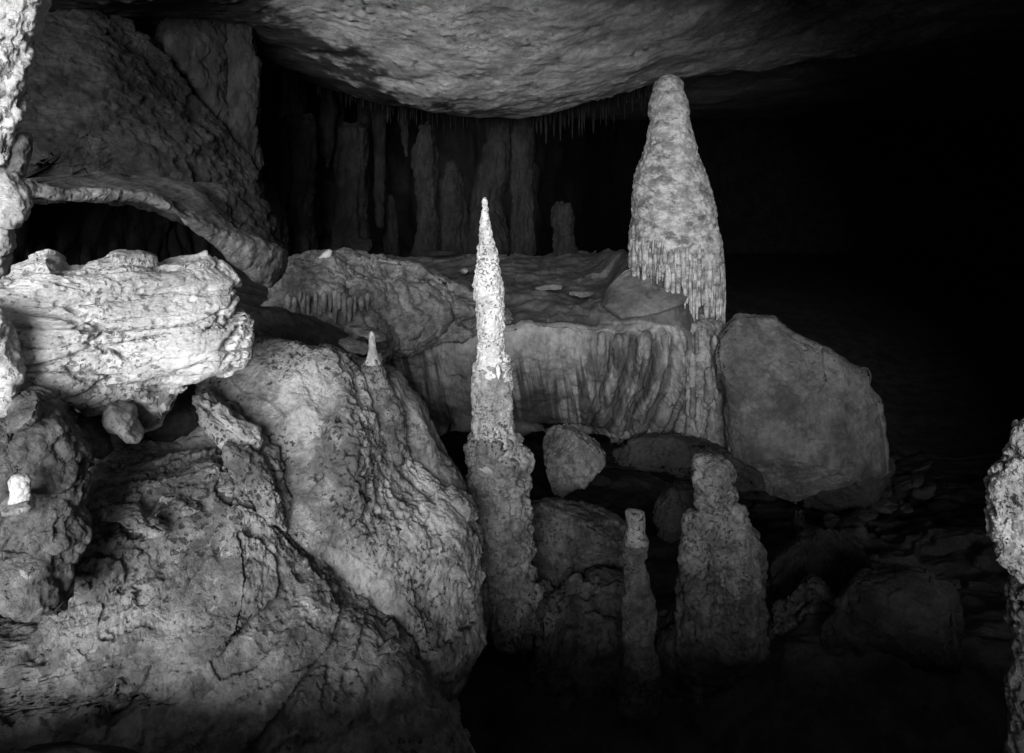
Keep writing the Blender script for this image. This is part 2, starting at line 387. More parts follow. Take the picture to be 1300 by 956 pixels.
wz = np.linspace(-4.5, 5, 190); P = np.stack([np.repeat(wx[:, None], 190, 1), np.repeat(wy[:, None], 190, 1), np.repeat(wz[None], len(t), 0)], -1)
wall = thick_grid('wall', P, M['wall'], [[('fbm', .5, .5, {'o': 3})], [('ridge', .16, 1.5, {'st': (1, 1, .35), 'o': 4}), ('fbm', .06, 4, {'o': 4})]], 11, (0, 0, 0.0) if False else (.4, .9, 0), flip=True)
wall['kind'] = 'structure'

# --- the ground inside: a pit, a mud slope on the left, rubble floor on the right, and the shelf the photographer stands on
gp = []
def gpx(px, py, Y): q = toworld(px, py, Y); gp.append((q[0], Y, q[2]))
for px, py, Y in [(1000, 860, 4.4), (1250, 860, 4.4), (900, 900, 4.6), (1000, 760, 5.6), (1250, 740, 5.8), (1000, 690, 7.2), (1250, 670, 7.4), (1080, 640, 9.4), (1300, 620, 10), (1200, 590, 11.5),
                  (800, 700, 7.2), (760, 760, 6.2), (620, 900, 5.2), (560, 1000, 4.6), (450, 900, 5.4), (700, 640, 9), (600, 640, 8.2),
                  (310, 385, 7.0), (350, 395, 7.2), (400, 410, 7.2), (440, 430, 7.0), (330, 440, 6.1), (430, 450, 6.3), (200, 400, 7.5), (60, 380, 7.5),
                  (200, 560, 5.0), (100, 560, 4.8), (-150, 500, 4.5)]: gpx(px, py, Y)
for x, y, z in [(-8, 8, .3), (-8, 14, .2), (-3, 14, .3), (3, 14, -1.6), (10, 15, -2), (14, 28, -2), (25, 44, -2), (0, 44, -2), (25, 10, -2), (-8, 30, -1), (0, 18, -.5), (9, 8, -2), (5, 3, -1.2), (-9, 3, -.2), (-5, 3, -.6), (3, 3, -1.9), (0, 3.2, -2.4), (-1, 3.4, -2.2)]: gp.append((x, y, z))
gf = tps(gp)
gx = np.r_[np.linspace(-9, -2.6, 30, endpoint=False), np.linspace(-2.6, 5.5, 330, endpoint=False), np.linspace(5.5, 27, 50)]
gy = np.r_[np.linspace(2.7, 12, 380, endpoint=False), np.linspace(12, 45, 70)]
GX, GY = np.meshgrid(gx, gy, indexing='ij'); P = np.stack([GX, GY, gf(GX, GY)], -1)
g = thick_grid('ground', P, M['ground'], [[('fbm', .12, 1.2, {'o': 4})], [('cells', .10, 3.2, {'warp': .5, 'mask': lambda P: sstep(.2, 1.0, P[:, 0])}), ('ridge', .04, 3.5, {'o': 4})], [('fbm', .015, 14, {'o': 3})]], 21, (0, 0, -1), flip=True)
g['kind'] = 'structure'
# the shelf in front, and the daylight ground outside the mouth
gx = np.linspace(-9, 6, 300); gy = np.r_[np.linspace(-3, 1.6, 30, endpoint=False), np.linspace(1.6, 2.98, 70)]
GX, GY = np.meshgrid(gx, gy, indexing='ij')
edge = -.22-.13*np.sin(GX*2.1+1)-.08*np.sin(GX*5.3)
P = np.stack([GX, GY + np.where(GY > 1.6, (GY-1.6)/1.38*edge, 0), -.44 - .03*(GY > 2.9) - .03*np.clip(GY, 0, 9) + .5*sstep(-.9, .1, GX)*sstep(1.5, .5, GY)], -1)  # last term: unseen rise behind the camera, added to shade the lower rocks
g2 = thick_grid('path', P, M['black'], [[('fbm', .025, 1.6, {'o': 4}), ('ridge', .02, 6, {'o': 3})], [('fbm', .008, 20)]], 31, (0, -.5, -2.2), flip=True); g2['kind'] = 'structure'
gx = np.linspace(-70, 60, 60); gy = np.linspace(-90, -2.9, 60); GX, GY = np.meshgrid(gx, gy, indexing='ij')
P = np.stack([GX, GY, -.5 + .10*(GY+3)], -1)
g3 = thick_grid('terrain', P, M['soil'], [[('fbm', .15, .3, {'o': 3})]], 41, (0, 0, -1), flip=True); g3['kind'] = 'structure'

# ================================================================== THE LEFT SIDE
PATCH = lambda P: .25+.95*sstep(-.12, .22, fbm(P*1.4+3.3, 3, 333))
ROUGH = [[('fbm', .10, 1.7, {'o': 4})], [('ridge', .03, 6, {'o': 4}), ('fbm', .012, 20, {'o': 3})]]
# the pale layered boulder
o = rock('boulder', [(-60, 350), (0, 345), (28, 330), (45, 321), (60, 319), (75, 326), (88, 333), (115, 330), (150, 322), (180, 323), (205, 331), (235, 326), (262, 321), (282, 336), (293, 348), (299, 360), (297, 374),
                     (286, 386), (276, 397), (292, 400), (306, 398), (312, 412), (313, 432), (306, 448), (290, 459), (262, 466), (240, 474), (222, 492), (206, 512), (196, 514), (186, 505), (170, 490), (150, 496), (120, 502), (95, 500), (60, 512), (30, 505), (-60, 500)],
         4.0, .34, .45, M['pale'], p=5.5, n=220, centre=(150, 415), seed=4,
         bumps=[(200, 380, 60, -.06), (80, 440, 50, -.08), (250, 420, 30, -.04), (205, 490, 22, .22), (130, 505, 50, .10)], shear=(.1, .25),
         layers=[[('fbm', .05, 2.2, {'o': 4})], [('strata', .07, 6.5, {'tilt': (-.05, .1), 'wob': .9, 'ws': 1.8, 'ms': 2.6}), ('cells', .04, 3.0, {'warp': 1.0, 'st': (.6, 1, 1.5)}), ('crack', .05, 3.2, {'w': .06, 'warp': .7, 'st': (.2, .8, 2.2)})],
                 [('strata', .022, 22, {'wob': 1.6, 'ws': 2.4, 'ms': 4, 'mask': PATCH}), ('pits', .03, 19, {'mask': PATCH}), ('fbm', .012, 15, {'o': 5, 'g': .7}), ('pits', .010, 48)]])
tag(o, 'big pale layered boulder jutting out above the dark hollow on the left', 'boulder')
o = rock('rock', [(150, 480), (190, 470), (225, 470), (222, 492), (212, 512), (196, 534), (182, 540), (168, 522), (155, 500)], 4.1, .2, .3, M['slope'], n=60, seed=9, layers=ROUGH[1:])
tag(o, 'rounded grey lump hanging below the right end of the pale layered boulder', 'rock')

# the long sloping boulder
o = rock('boulder', [(250, 485), (275, 466), (300, 448), (325, 436), (352, 440), (385, 446), (418, 446), (440, 456), (458, 478), (478, 515), (498, 552), (522, 588), (558, 620), (588, 645), (604, 682), (603, 740), (606, 790), (585, 822), (556, 845), (530, 868), (500, 960),
                     (400, 1040), (330, 1000), (318, 880), (330, 780), (352, 700), (360, 655), (345, 610), (318, 580), (288, 545), (262, 512)],
         4.75, .55, .8, M['slope'], p=3.2, n=230, centre=(440, 640), seed=14, cuts=7, cd=(.6, .85), shear=(.35, .45),
         bumps=[(400, 560, 70, -.16), (340, 500, 40, -.05), (520, 560, 45, .16), (580, 740, 30, .1), (470, 760, 60, -.04)],
         layers=[[('fbm', .10, 1.5, {'o': 4})], [('cells', .05, 1.9, {'warp': 1.2}), ('strata', .045, 4.5, {'tilt': (1.1, .3), 'wob': 1.8, 'ms': 3, 'mask': PATCH}), ('cells', .035, 6, {'warp': 1.0, 'mask': PATCH}), ('ridge', .016, 4.5, {'o': 5, 'g': .65, 'warp': .8, 'mask': PATCH})],
                 [('pits', .04, 16, {'mask': PATCH}), ('pits', .018, 40, {'mask': PATCH}), ('pits', .02, 9, {'mask': PATCH}), ('fbm', .026, 11, {'o': 6, 'g': .75})]])
tag(o, 'long grey boulder sloping down to the right beside the tall thin stalagmite', 'boulder')
# sheets peeling along its left edge
for k, (ol, Y, lb) in enumerate([([(250, 505), (285, 520), (320, 548), (352, 590), (372, 640), (384, 690), (372, 684), (352, 640), (322, 612), (288, 572), (258, 540)], 4.22, 'long thin peeling sheet of rock along the left edge of the sloping boulder'),
                                ([(285, 560), (310, 570), (338, 600), (356, 640), (364, 668), (350, 664), (326, 634), (296, 600)], 4.08, 'short broken rock sheet under the long peeling sheet of the sloping boulder')]):
    o = rock('rock_sheet', ol, Y, .12, .5, M['slope'], p=4, n=70, seed=50+k, layers=[[('fbm', .05, 5, {'o': 5, 'g': .6}), ('strata', .05, 12, {'tilt': (1.1, 0), 'wob': 1.6}), ('cells', .03, 9, {'warp': .6})], [('pits', .02, 24), ('fbm', .012, 18, {'o': 4})]])
    tag(o, lb, 'rock', 'sheets peeling off the sloping boulder')

# the low mound in front
o = rock('rock_mound', [(88, 735), (100, 700), (110, 660), (128, 628), (160, 610), (210, 602), (260, 598), (308, 602), (340, 626), (366, 668), (410, 700), (470, 752), (530, 810), (570, 880), (590, 980), (520, 1060), (-120, 1040), (-120, 792), (0, 784), (70, 778)],
         4.0, .62, .9, M['mound'], p=4.5, n=240, centre=(230, 800), seed=23, cuts=4, cd=(.72, .9), shear=(.12, .6),
         bumps=[(260, 700, 70, -.10), (170, 790, 50, .07), (330, 820, 60, -.05)],
         layers=[[('fbm', .11, 1.6, {'o': 4})], [('cells', .055, 2.0, {'warp': 1.2}), ('cells', .05, 5, {'warp': 1.1, 'mask': PATCH}), ('ridge', .02, 4.5, {'o': 5, 'g': .65, 'warp': .8, 'mask': PATCH}), ('strata', .04, 6, {'tilt': (-.5, .2), 'wob': 1.8, 'ms': 3, 'mask': PATCH})],
                 [('pits', .03, 18, {'mask': PATCH}), ('pits', .014, 44), ('fbm', .03, 10, {'o': 6, 'g': .76})]])
tag(o, 'low grey rock mound with pale veins filling the lower left', 'rock')
o = rock('rock_mound', [(100, 620), (120, 590), (160, 575), (210, 560), (260, 545), (310, 570), (345, 600), (372, 650), (380, 700), (300, 720), (200, 720), (105, 720)], 4.5, .45, .5, M['mound'], p=3, n=130, seed=29, shear=(0, .9), layers=ROUGH)
tag(o, 'shaded flat rock floor in the hollow under the pale layered boulder', 'rock')

# loose slabs and flakes lying on the mound
fl = [((182, 592), (46, 10), 4.3, 'thin grey slab lying at the back of the low mound'), ((275, 602), (56, 9), 4.2, 'longest flake of rock lying on top of the low mound'), ((292, 612), (28, 10), 4.08, 'crumbly chip in front of the longest flake on the low mound'),
      ((172, 656), (42, 12), 3.75, 'pale broken flake lying on the left shoulder of the low mound'), ((228, 636), (34, 7), 3.9, 'narrow flake in the middle of the low mound'), ((192, 586), (26, 12), 4.35, 'pale round-topped stone at the back of the low mound'),
      ((170, 628), (9, 7), 3.9, 'tiny pale pebble on the low mound'), ((126, 655), (10, 7), 3.8, 'tiny pebble beside the undercut grey rock'), ((240, 570), (62, 12), 4.5, 'broad slab lying flat under the round dark boulder'), ((330, 640), (30, 9), 4.1, 'small flake beside the peeling sheets')]
for k, ((px, py), (w, h), Y, lb) in enumerate(fl):
    ol = [(px+w*math.cos(a)*(.45+.7*rng.random()), py-h*.8*math.sin(a)*(.5+.8*rng.random())+.12*w*math.cos(a)) for a in np.linspace(0, 2*math.pi, 15)[:-1]]
    o = rock('stone_flake', ol, Y, .05+w/900, .10, M['stone'] if k in (1, 3, 5, 6) else M['mound'], n=64, seed=60+k, p=4, shear=(0, 1.5), layers=[[('fbm', .022, 8, {'o': 4}), ('cells', .02, 14, {'warp': .5}), ('strata', .022, 34)], [('pits', .012, 30), ('fbm', .008, 34)]])
    tag(o, lb, 'stone', 'loose stones on the low mound')

# undercut grey rock at the far lower left
o = rock('rock', [(-70, 520), (20, 545), (30, 515), (46, 510), (66, 520), (82, 545), (100, 566), (114, 580), (112, 598), (100, 630), (104, 668), (96, 690), (80, 700), (84, 740), (76, 764), (40, 768), (0, 758), (-70, 762)],
         3.3, .2, .5, M['grey'], p=3.5, n=170, centre=(30, 640), seed=33,
         layers=[[('fbm', .06, 3, {'o': 4})], [('strata', .05, 7, {'tilt': (-.3, .1), 'wob': 1.8}), ('ridge', .03, 7, {'o': 4})], [('knobs', .012, 26), ('fbm', .01, 24, {'o': 4})]])
tag(o, 'undercut grey knobbly rock at the left edge carrying a white stump', 'rock')
o = rock('rock', [(-80, 720), (20, 700), (70, 690), (76, 722), (72, 756), (40, 766), (0, 755), (-80, 758)], 3.12, .16, .3, M['mound'], p=3, n=80, seed=35, shear=(0, .6), layers=[[('fbm', .04, 4, {'o': 4})], [('strata', .03, 12), ('ridge', .02, 10)]])
tag(o, 'pale stained shelf of rock below the white stump', 'rock')
r = tag(root('stalagmite', toworld(20, 648, 2.98)), 'short white stalagmite stump on the grey rock at the left edge', 'stalagmite')
stal('stump', [(603, 20, 29), (606, 16, 34), (613, 13, 37), (628, 13, 37), (647, 9, 39)], 2.98, M['white'], 60, 60, [[('fbm', .010, 14)], [('knobs', .004, 50), ('fbm', .003, 90)]], 3, parent=r)
rock('base', [(0, 646), (10, 640), (22, 634), (38, 630), (46, 636), (40, 645), (30, 650), (12, 651), (2, 650)], 2.98, .07, .12, M['stone'], n=50, seed=5, layers=[[('fbm', .012, 12)]], parent=r)

# stones wedged between
for nm, ol, Y, mt, lb, sd2 in [
    ('rock', [(132, 520), (140, 513), (150, 517), (166, 520), (172, 528), (172, 540), (180, 550), (176, 556), (162, 557), (150, 545), (140, 540), (131, 530)], 3.7, 'stone', 'knuckle shaped rock with a pale tip wedged under the pale layered boulder', 1),
    ('rock', [(78, 552), (92, 536), (112, 532), (126, 540), (138, 556), (142, 570), (130, 578), (100, 576), (84, 566)], 3.75, 'grey', 'smooth round grey rock behind the undercut rock at the left', 2),
    ('rock', [(10, 540), (28, 520), (48, 509), (54, 522), (40, 534), (20, 540)], 3.15, 'grey', 'flat tilted cap stone lying on top of the undercut grey rock', 3),
    ('rock', [(72, 524), (88, 524), (94, 534), (84, 546), (74, 540)], 3.6, 'grey', 'small angular rock between the cap stone and the smooth round rock', 4),
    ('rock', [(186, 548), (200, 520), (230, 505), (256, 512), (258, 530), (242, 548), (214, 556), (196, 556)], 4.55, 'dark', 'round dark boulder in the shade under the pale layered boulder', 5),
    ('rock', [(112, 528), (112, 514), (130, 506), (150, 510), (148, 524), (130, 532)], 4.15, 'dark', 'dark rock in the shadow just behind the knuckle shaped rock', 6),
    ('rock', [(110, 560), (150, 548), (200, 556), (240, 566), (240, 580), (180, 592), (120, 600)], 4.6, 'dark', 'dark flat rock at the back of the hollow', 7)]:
    o = rock(nm, ol, Y, .16, .25, M[mt], n=70, seed=80+sd2, layers=[[('fbm', .025, 4, {'o': 4})], [('fbm', .012, 14, {'o': 4}), ('ridge', .008, 12)]]); tag(o, lb, 'rock')

# near pillar at the left edge
o = rock('rock_pillar', [(-150, -120), (60, -120), (52, -10), (47, 25), (36, 60), (30, 92), (29, 128), (24, 160), (16, 190), (8, 215), (-60, 225), (-150, 200)], 2.7, .16, .2, M['pale'], p=5, n=150, centre=(-40, 50), seed=41,
         layers=[[('fbm', .05, 3, {'o': 4, 'st': (1, 1, .6)})], [('ridge', .025, 8, {'o': 4, 'st': (1, 1, .7)}), ('pits', .02, 16)], [('knobs', .01, 30), ('fbm', .01, 26, {'o': 4})]])
tag(o, 'bright rough rock pillar running down the upper left edge', 'rock pillar')
o = rock('rock', [(8, 178), (26, 172), (35, 176), (33, 200), (28, 222), (12, 222), (4, 205)], 2.75, .08, .12, M['slope'], n=50, seed=43, layers=[[('fbm', .02, 6)], [('ridge', .01, 14)]])
tag(o, 'small grey rock caught between the bright pillar and the bulging rock below', 'rock')
o = rock('rock', [(-120, 215), (0, 214), (18, 226), (30, 246), (28, 270), (18, 282), (10, 296), (8, 318), (4, 345), (-20, 365), (-120, 360)], 2.7, .16, .2, M['pale'], p=4, n=110, centre=(-30, 285), seed=45,
         layers=[[('fbm', .04, 3, {'o': 4})], [('strata', .03, 12, {'tilt': (.8, 0), 'wob': 1.5}), ('ridge', .01, 8)], [('fbm', .008, 26, {'o': 4})]])
tag(o, 'bulging bright rock below the pillar at the left edge', 'rock')
o = rock('rock', [(-120, 380), (-5, 390), (8, 420), (14, 445), (22, 470), (16, 495), (24, 508), (18, 520), (8, 560), (-10, 600), (-120, 600)], 3.3, .16, .2, M['pale'], p=4, n=110, centre=(-50, 490), seed=47,
         layers=[[('fbm', .05, 3, {'o': 4})], [('ridge', .03, 8), ('pits', .02, 18)], [('fbm', .008, 26, {'o': 4})]])
tag(o, 'ragged bright rock at the left edge beside the pale layered boulder', 'rock')

# ================================================================== BACK LEFT
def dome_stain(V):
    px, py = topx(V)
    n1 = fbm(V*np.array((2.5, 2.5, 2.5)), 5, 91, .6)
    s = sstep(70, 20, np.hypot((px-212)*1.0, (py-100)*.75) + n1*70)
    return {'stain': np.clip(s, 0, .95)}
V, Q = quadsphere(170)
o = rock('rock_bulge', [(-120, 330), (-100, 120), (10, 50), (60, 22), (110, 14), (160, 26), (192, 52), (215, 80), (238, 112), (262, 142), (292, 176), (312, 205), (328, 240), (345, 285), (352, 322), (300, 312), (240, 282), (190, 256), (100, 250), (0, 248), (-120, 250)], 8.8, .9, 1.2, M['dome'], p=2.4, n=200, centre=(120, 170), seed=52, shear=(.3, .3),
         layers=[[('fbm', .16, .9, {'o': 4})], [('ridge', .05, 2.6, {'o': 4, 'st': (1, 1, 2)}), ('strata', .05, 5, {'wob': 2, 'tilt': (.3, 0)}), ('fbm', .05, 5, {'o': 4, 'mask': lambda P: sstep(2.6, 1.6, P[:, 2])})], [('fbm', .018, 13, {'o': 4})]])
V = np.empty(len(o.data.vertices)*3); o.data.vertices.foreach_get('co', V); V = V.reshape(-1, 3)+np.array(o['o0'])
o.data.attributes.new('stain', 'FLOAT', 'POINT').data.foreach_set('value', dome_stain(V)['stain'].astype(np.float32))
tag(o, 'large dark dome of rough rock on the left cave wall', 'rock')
# flowstone columns on the wall right of the dome
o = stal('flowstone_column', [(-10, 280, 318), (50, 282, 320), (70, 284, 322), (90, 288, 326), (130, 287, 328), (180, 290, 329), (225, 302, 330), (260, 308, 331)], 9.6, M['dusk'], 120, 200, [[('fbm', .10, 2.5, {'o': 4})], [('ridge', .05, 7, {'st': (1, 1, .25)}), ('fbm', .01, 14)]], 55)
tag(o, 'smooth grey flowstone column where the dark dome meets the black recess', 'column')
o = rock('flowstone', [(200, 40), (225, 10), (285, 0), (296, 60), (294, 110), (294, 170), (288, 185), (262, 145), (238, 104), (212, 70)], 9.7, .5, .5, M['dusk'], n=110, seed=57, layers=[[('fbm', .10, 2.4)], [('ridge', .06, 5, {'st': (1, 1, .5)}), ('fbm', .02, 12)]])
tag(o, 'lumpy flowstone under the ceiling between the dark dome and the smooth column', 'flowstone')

# curved rock shelf with the black hollow beneath
top = np.array([(22, 224), (60, 232), (110, 238), (160, 239), (200, 246), (238, 268), (275, 287), (310, 298), (345, 310), (366, 322)], float)
bot = np.array([(25, 256), (60, 250), (110, 259), (150, 254), (190, 253), (220, 266), (252, 292), (290, 326), (325, 352), (352, 366)], float)
nu, nv = 420, 90; u = np.linspace(0, 1, nu); s0 = np.linspace(0, 1, len(top))
tx, ty = np.interp(u, s0, top[:, 0]), np.interp(u, s0, top[:, 1]); bx, by = np.interp(u, s0, bot[:, 0]), np.interp(u, s0, bot[:, 1])
kk = np.ones(31)/31
sm = lambda a: np.convolve(np.pad(a, 15, 'reflect', reflect_type='odd'), kk, 'valid')
tx, ty, bx, by = map(sm, (tx, ty, bx, by))
Yc = 5.2+1.7*u
a = np.arange(nv)*2*math.pi/nv
ca = np.sign(np.cos(a))*np.abs(np.cos(a))**.6; sa = np.sign(np.sin(a))*np.abs(np.sin(a))**.6
mx, my, hx, hy = (tx+bx)/2, (ty+by)/2, (tx-bx)/2, (ty-by)/2
end = np.clip(np.minimum(u/.02, (1-u)/.03), .02, 1)**.5
pxx = mx[:, None]+hx[:, None]*sa*end[:, None]; pyy = my[:, None]+hy[:, None]*sa*end[:, None]
dep = np.where(ca > 0, 1.7, .16)*ca
dbk = 1-.88*sstep(.35, .75, u)
Yv = Yc[:, None]+dep[None]*end[:, None]*np.where(dep[None] > 0, dbk[:, None], 1)
P = np.stack([(pxx-HX)/F*Yc[:, None], Yv, CAMZ-(pyy-HY)/F*Yc[:, None] + np.clip(Yv-Yc[:, None], 0, 2)*.03], -1).reshape(-1, 3)
idx = np.arange(nu*nv).reshape(nu, nv); nx = np.roll(idx, -1, 1)
Q = np.stack([idx[:-1], idx[1:], nx[1:], nx[:-1]], -1).reshape(-1, 4)
N = normals(P, Q); cc = np.repeat(P.reshape(nu, nv, 3).mean(1)[:, None], nv, 1).reshape(-1, 3)
if ((P-cc)*N).sum() < 0: Q = Q[:, ::-1]
P = displace(P, Q, [[('fbm', .05, 2.5, {'o': 4})], [('ridge', .015, 7), ('fbm', .012, 14), ('pits', .01, 24)]], 61)
o = mk('rock_shelf', P, Q, M['drip']); tag(o, 'thin curved rock shelf arching over the black hollow on the left', 'rock shelf')

# flowstone lump joining the shelf and the big ledge
KN = lambda P: sstep(.3, .5, P[:, 2])
r = tag(root('flowstone', toworld(420, 425, 7.5)), 'rounded lump of knobbly flowstone with short drips beside the shelf end', 'flowstone')
rock('mound', [(342, 390), (350, 345), (368, 330), (395, 322), (440, 325), (500, 333), (550, 352), (600, 378), (650, 404), (600, 424), (545, 438), (480, 455), (430, 460), (385, 445), (355, 425)], 7.85, .5, .9, M['drip'], p=2.6, n=170, centre=(450, 390), folds=((440, .55, 0),), seed=63, parent=r, shear=(0, .5),
     layers=[[('fbm', .08, 2.2)], [('knobs', .09, 4.2, {'warp': .4}), ('fbm', .02, 9)], [('knobs', .022, 17), ('fbm', .01, 30)]])
for k in range(16):
    px = 366+k*6.6+rng.uniform(-2, 2); y0 = 372+rng.uniform(-4, 6); ln = rng.uniform(22, 42)-abs(k-9)*1.2; w = rng.uniform(2.2, 4.2)
    stal('drip', [(y0, px-w*.5, px+w*.5), (y0+4, px-w, px+w), (y0+ln*.6, px-w*.9, px+w*.9), (y0+ln, px-w*.35, px+w*.35)], 7.16+.06*rng.random(), M['drip'], 20, 26, [[('fbm', .012, 12)]], 100+k, parent=r)
o = rock('stone', [(404, 328), (410, 321), (418, 316), (422, 318), (421, 328), (414, 330)], 7.7, .05, .08, M['white'], n=30, seed=71, layers=[[('fbm', .01, 9)]])
tag(o, 'small white stone standing on the knobbly flowstone lump', 'stone')
# rubble on the mud slope
for k, (px, py, w, h, Y) in enumerate([(385, 428, 20, 5, 6.6), (400, 436, 22, 5, 6.45), (432, 428, 18, 4, 6.6), (372, 424, 8, 3, 6.7), (420, 445, 16, 6, 6.2), (450, 440, 20, 6, 6.4), (470, 424, 26, 6, 6.8)]):
    ol = [(px+w*math.cos(t)*(.7+.5*rng.random()), py+.25*w*math.cos(t)-h*math.sin(t)*(.7+.5*rng.random())) for t in np.linspace(0, 2*math.pi, 10)[:-1]]
    o = rock('stone_flake', ol, Y, .12, .18, M['stone' if k in (0, 2, 5) else 'slope'], n=36, seed=90+k, shear=(0, 1.4), layers=[[('fbm', .02, 6), ('strata', .02, 24)]])
    tag(o, ['flat pale flake nearest the hollow on the dark clay slope', 'curved flake lying just below the pale flake on the clay slope', 'pale sliver of rock on the clay slope under the knobbly lump', 'tiny chip at the top of the clay slope',
            'grey lump at the foot of the clay slope behind the sloping boulder', 'pale broken flake left of the little speckled stalagmite', 'long low flake between the knobbly lump and the little speckled stalagmite'][k], 'stone', 'flakes on the clay slope')

# little speckled stalagmite
r = tag(root('stalagmite', toworld(478, 520, 4.72)), 'little speckled stalagmite cone on the ridge behind the sloping boulder', 'stalagmite')
stal('tip', [(421, 471, 473), (425, 469, 475), (440, 468, 477), (452, 466, 480), (462, 464, 483)], 4.78, M['shaft'], 60, 60, [[('fbm', .012, 9)], [('pits', .012, 30)]], 66, parent=r)
stal('cone', [(450, 466, 482), (462, 463, 484), (480, 460, 492), (500, 457, 502), (540, 454, 514), (580, 458, 520)], 4.80, M['crust'], 110, 110, [[('fbm', .05, 4)], [('knobs', .02, 18), ('pits', .03, 22)]], 67, parent=r)
# dark flank behind the sloping boulder's crest
o = rock('boulder', [(430, 452), (470, 462), (500, 478), (525, 505), (545, 540), (562, 575), (585, 615), (598, 660), (596, 720), (540, 720), (460, 640), (430, 560), (420, 500)], 5.05, .2, .6, M['grey'], n=130, p=3.5, seed=68, layers=[[('fbm', .07, 2)], [('ridge', .02, 5), ('crack', .03, 2, {'w': .04, 'warp': .6})], [('fbm', .01, 16)]])
tag(o, 'darker grey flank of rock between the sloping boulder and the tall thin stalagmite', 'boulder')

# ================================================================== THE FLOWSTONE LEDGE
lx = np.array([345, 400, 440, 480, 540, 600, 660, 720, 760, 800, 840, 860, 872, 890], float)
lY = np.array([8.9, 8.7, 8.5, 8.3, 8.15, 8.1, 8.1, 8.05, 8.0, 7.95, 7.95, 8.05, 8.25, 8.5])
ly = np.array([360, 385, 392, 397, 402, 405, 404, 403, 403, 404, 404, 406, 410, 414], float)      # lip
lb = np.array([520, 540, 545, 548, 550, 552, 550, 552, 556, 562, 566, 570, 572, 570], float)     # foot of the front face
lt = np.array([322, 322, 322, 322, 324, 324, 324, 323, 322, 321, 345, 385, 400, 405], float)      # back of the top
nu = 640; pxs = np.linspace(345, 879, nu)
Yl = smooth_interp(pxs, lx, lY); zl = CAMZ-(smooth_interp(pxs, lx, ly)-HY)/F*Yl; zb = CAMZ-(smooth_interp(pxs, lx, lb)-HY)/F*Yl
Yb = np.interp(pxs, [345, 780, 825, 855, 886], [12.4, 12.4, 9.3, 8.7, 8.55]); zt = CAMZ-(smooth_interp(pxs, lx, lt)-HY)/F*Yb
xs = (pxs-HX)/F*Yl
wv = fbm(np.stack([xs*1.5, 0*xs, 0*xs], 1), 4, 411); zl = zl+.09*wv; Yl = Yl+.16*fbm(np.stack([xs*1.3, 0*xs+5, 0*xs], 1), 4, 412)
nt_, nf, nb_ = 150, 190, 30
rows = []
tt = np.linspace(0, 1, nt_)[:, None]
hump = np.exp(-(((pxs-825)/50)**2))[None]
ytop = Yb+(Yl-Yb)*tt; ztop = zt+(zl-zt)*tt + .17*hump*np.sin(np.clip(tt, 0, 1)*math.pi)**1.0 - .10*sstep(.8, 1, tt)**1.5
rows.append(np.stack([xs[None]*(ytop/Yl)**.55, ytop, ztop], -1))
ff = np.linspace(0, 1, nf)[1:, None]
rnd = np.exp(-ff*9)
yf = Yl - .20*np.sin(np.clip(ff*2.6, 0, 1)*math.pi/2) + .65*ff**1.3; zf = zl - .10 + (zb-zl+.08)*ff**1.15
rows.append(np.stack([np.repeat(xs[None], nf-1, 0)-.10*ff*np.clip((pxs-560)/300, 0, 1)[None], yf, zf], -1))
uu = np.linspace(0, 1, nb_)[1:, None]
rows.append(np.stack([np.repeat(xs[None], nb_-1, 0), Yl+.18+2.2*uu, zb-.05+.25*uu-.1*np.sin(uu*3)], -1))
P = np.concatenate(rows, 0); a_, b_ = P.shape[:2]; idx = np.arange(a_*b_).reshape(a_, b_)
Q = np.stack([idx[:-1, :-1], idx[1:, :-1], idx[1:, 1:], idx[:-1, 1:]], -1).reshape(-1, 4)
frontmask = np.zeros((a_, b_)); frontmask[nt_-4:nt_+nf] = 1; frontmask = frontmask.ravel()
topmask = np.zeros((a_, b_)); topmask[:nt_-6] = 1; topmask = topmask.ravel()
ffull = np.zeros((a_, b_)); ffull[nt_:nt_+nf-1] = ff; ffull = ffull.ravel(); PXF = np.repeat(pxs[None], a_, 0).ravel()
V = P.reshape(-1, 3)
if normals(V, Q)[nt_//2*b_+b_//2, 2] < 0: Q = Q[:, ::-1]
drape = (sstep(735, 790, PXF) + .75*sstep(520, 560, PXF)*sstep(615, 595, PXF) + .35*sstep(700, 720, PXF))*frontmask
drape = np.clip(drape, 0, 1)*sstep(0.02, .2, ffull)
ANG = lambda P: P[:, 0]-.24*P[:, 2]+.10*np.sin(P[:, 2]*2.3)
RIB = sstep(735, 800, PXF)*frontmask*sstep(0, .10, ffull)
V = displace(V, Q, [[('fbm', .17, 1.0, {'o': 4})], [('ridge', .05, 2.2, {'o': 4, 'mask': lambda P: frontmask*(1-.7*drape)}), ('fbm', .03, 4, {'o': 4})],
                    [('flute', .085, 5.6, {'wob': .75, 'ang': ANG, 'mask': lambda P: RIB}), ('flute', .04, 14, {'wob': 1.1, 'ang': ANG, 'mask': lambda P: RIB}), ('ridge', .06, 3.4, {'st': (1, .2, .13), 'o': 4, 'warp': .25, 'mask': lambda P: drape}), ('ridge', .03, 9, {'st': (1, .2, .10), 'o': 3, 'warp': .3, 'mask': lambda P: drape*.8+.4*frontmask*sstep(.3, .7, ffull)}), ('cells', .05, 2.2, {'warp': .5, 'mask': lambda P: topmask})],
                    [('fbm', .012, 12, {'o': 4})]], 73)
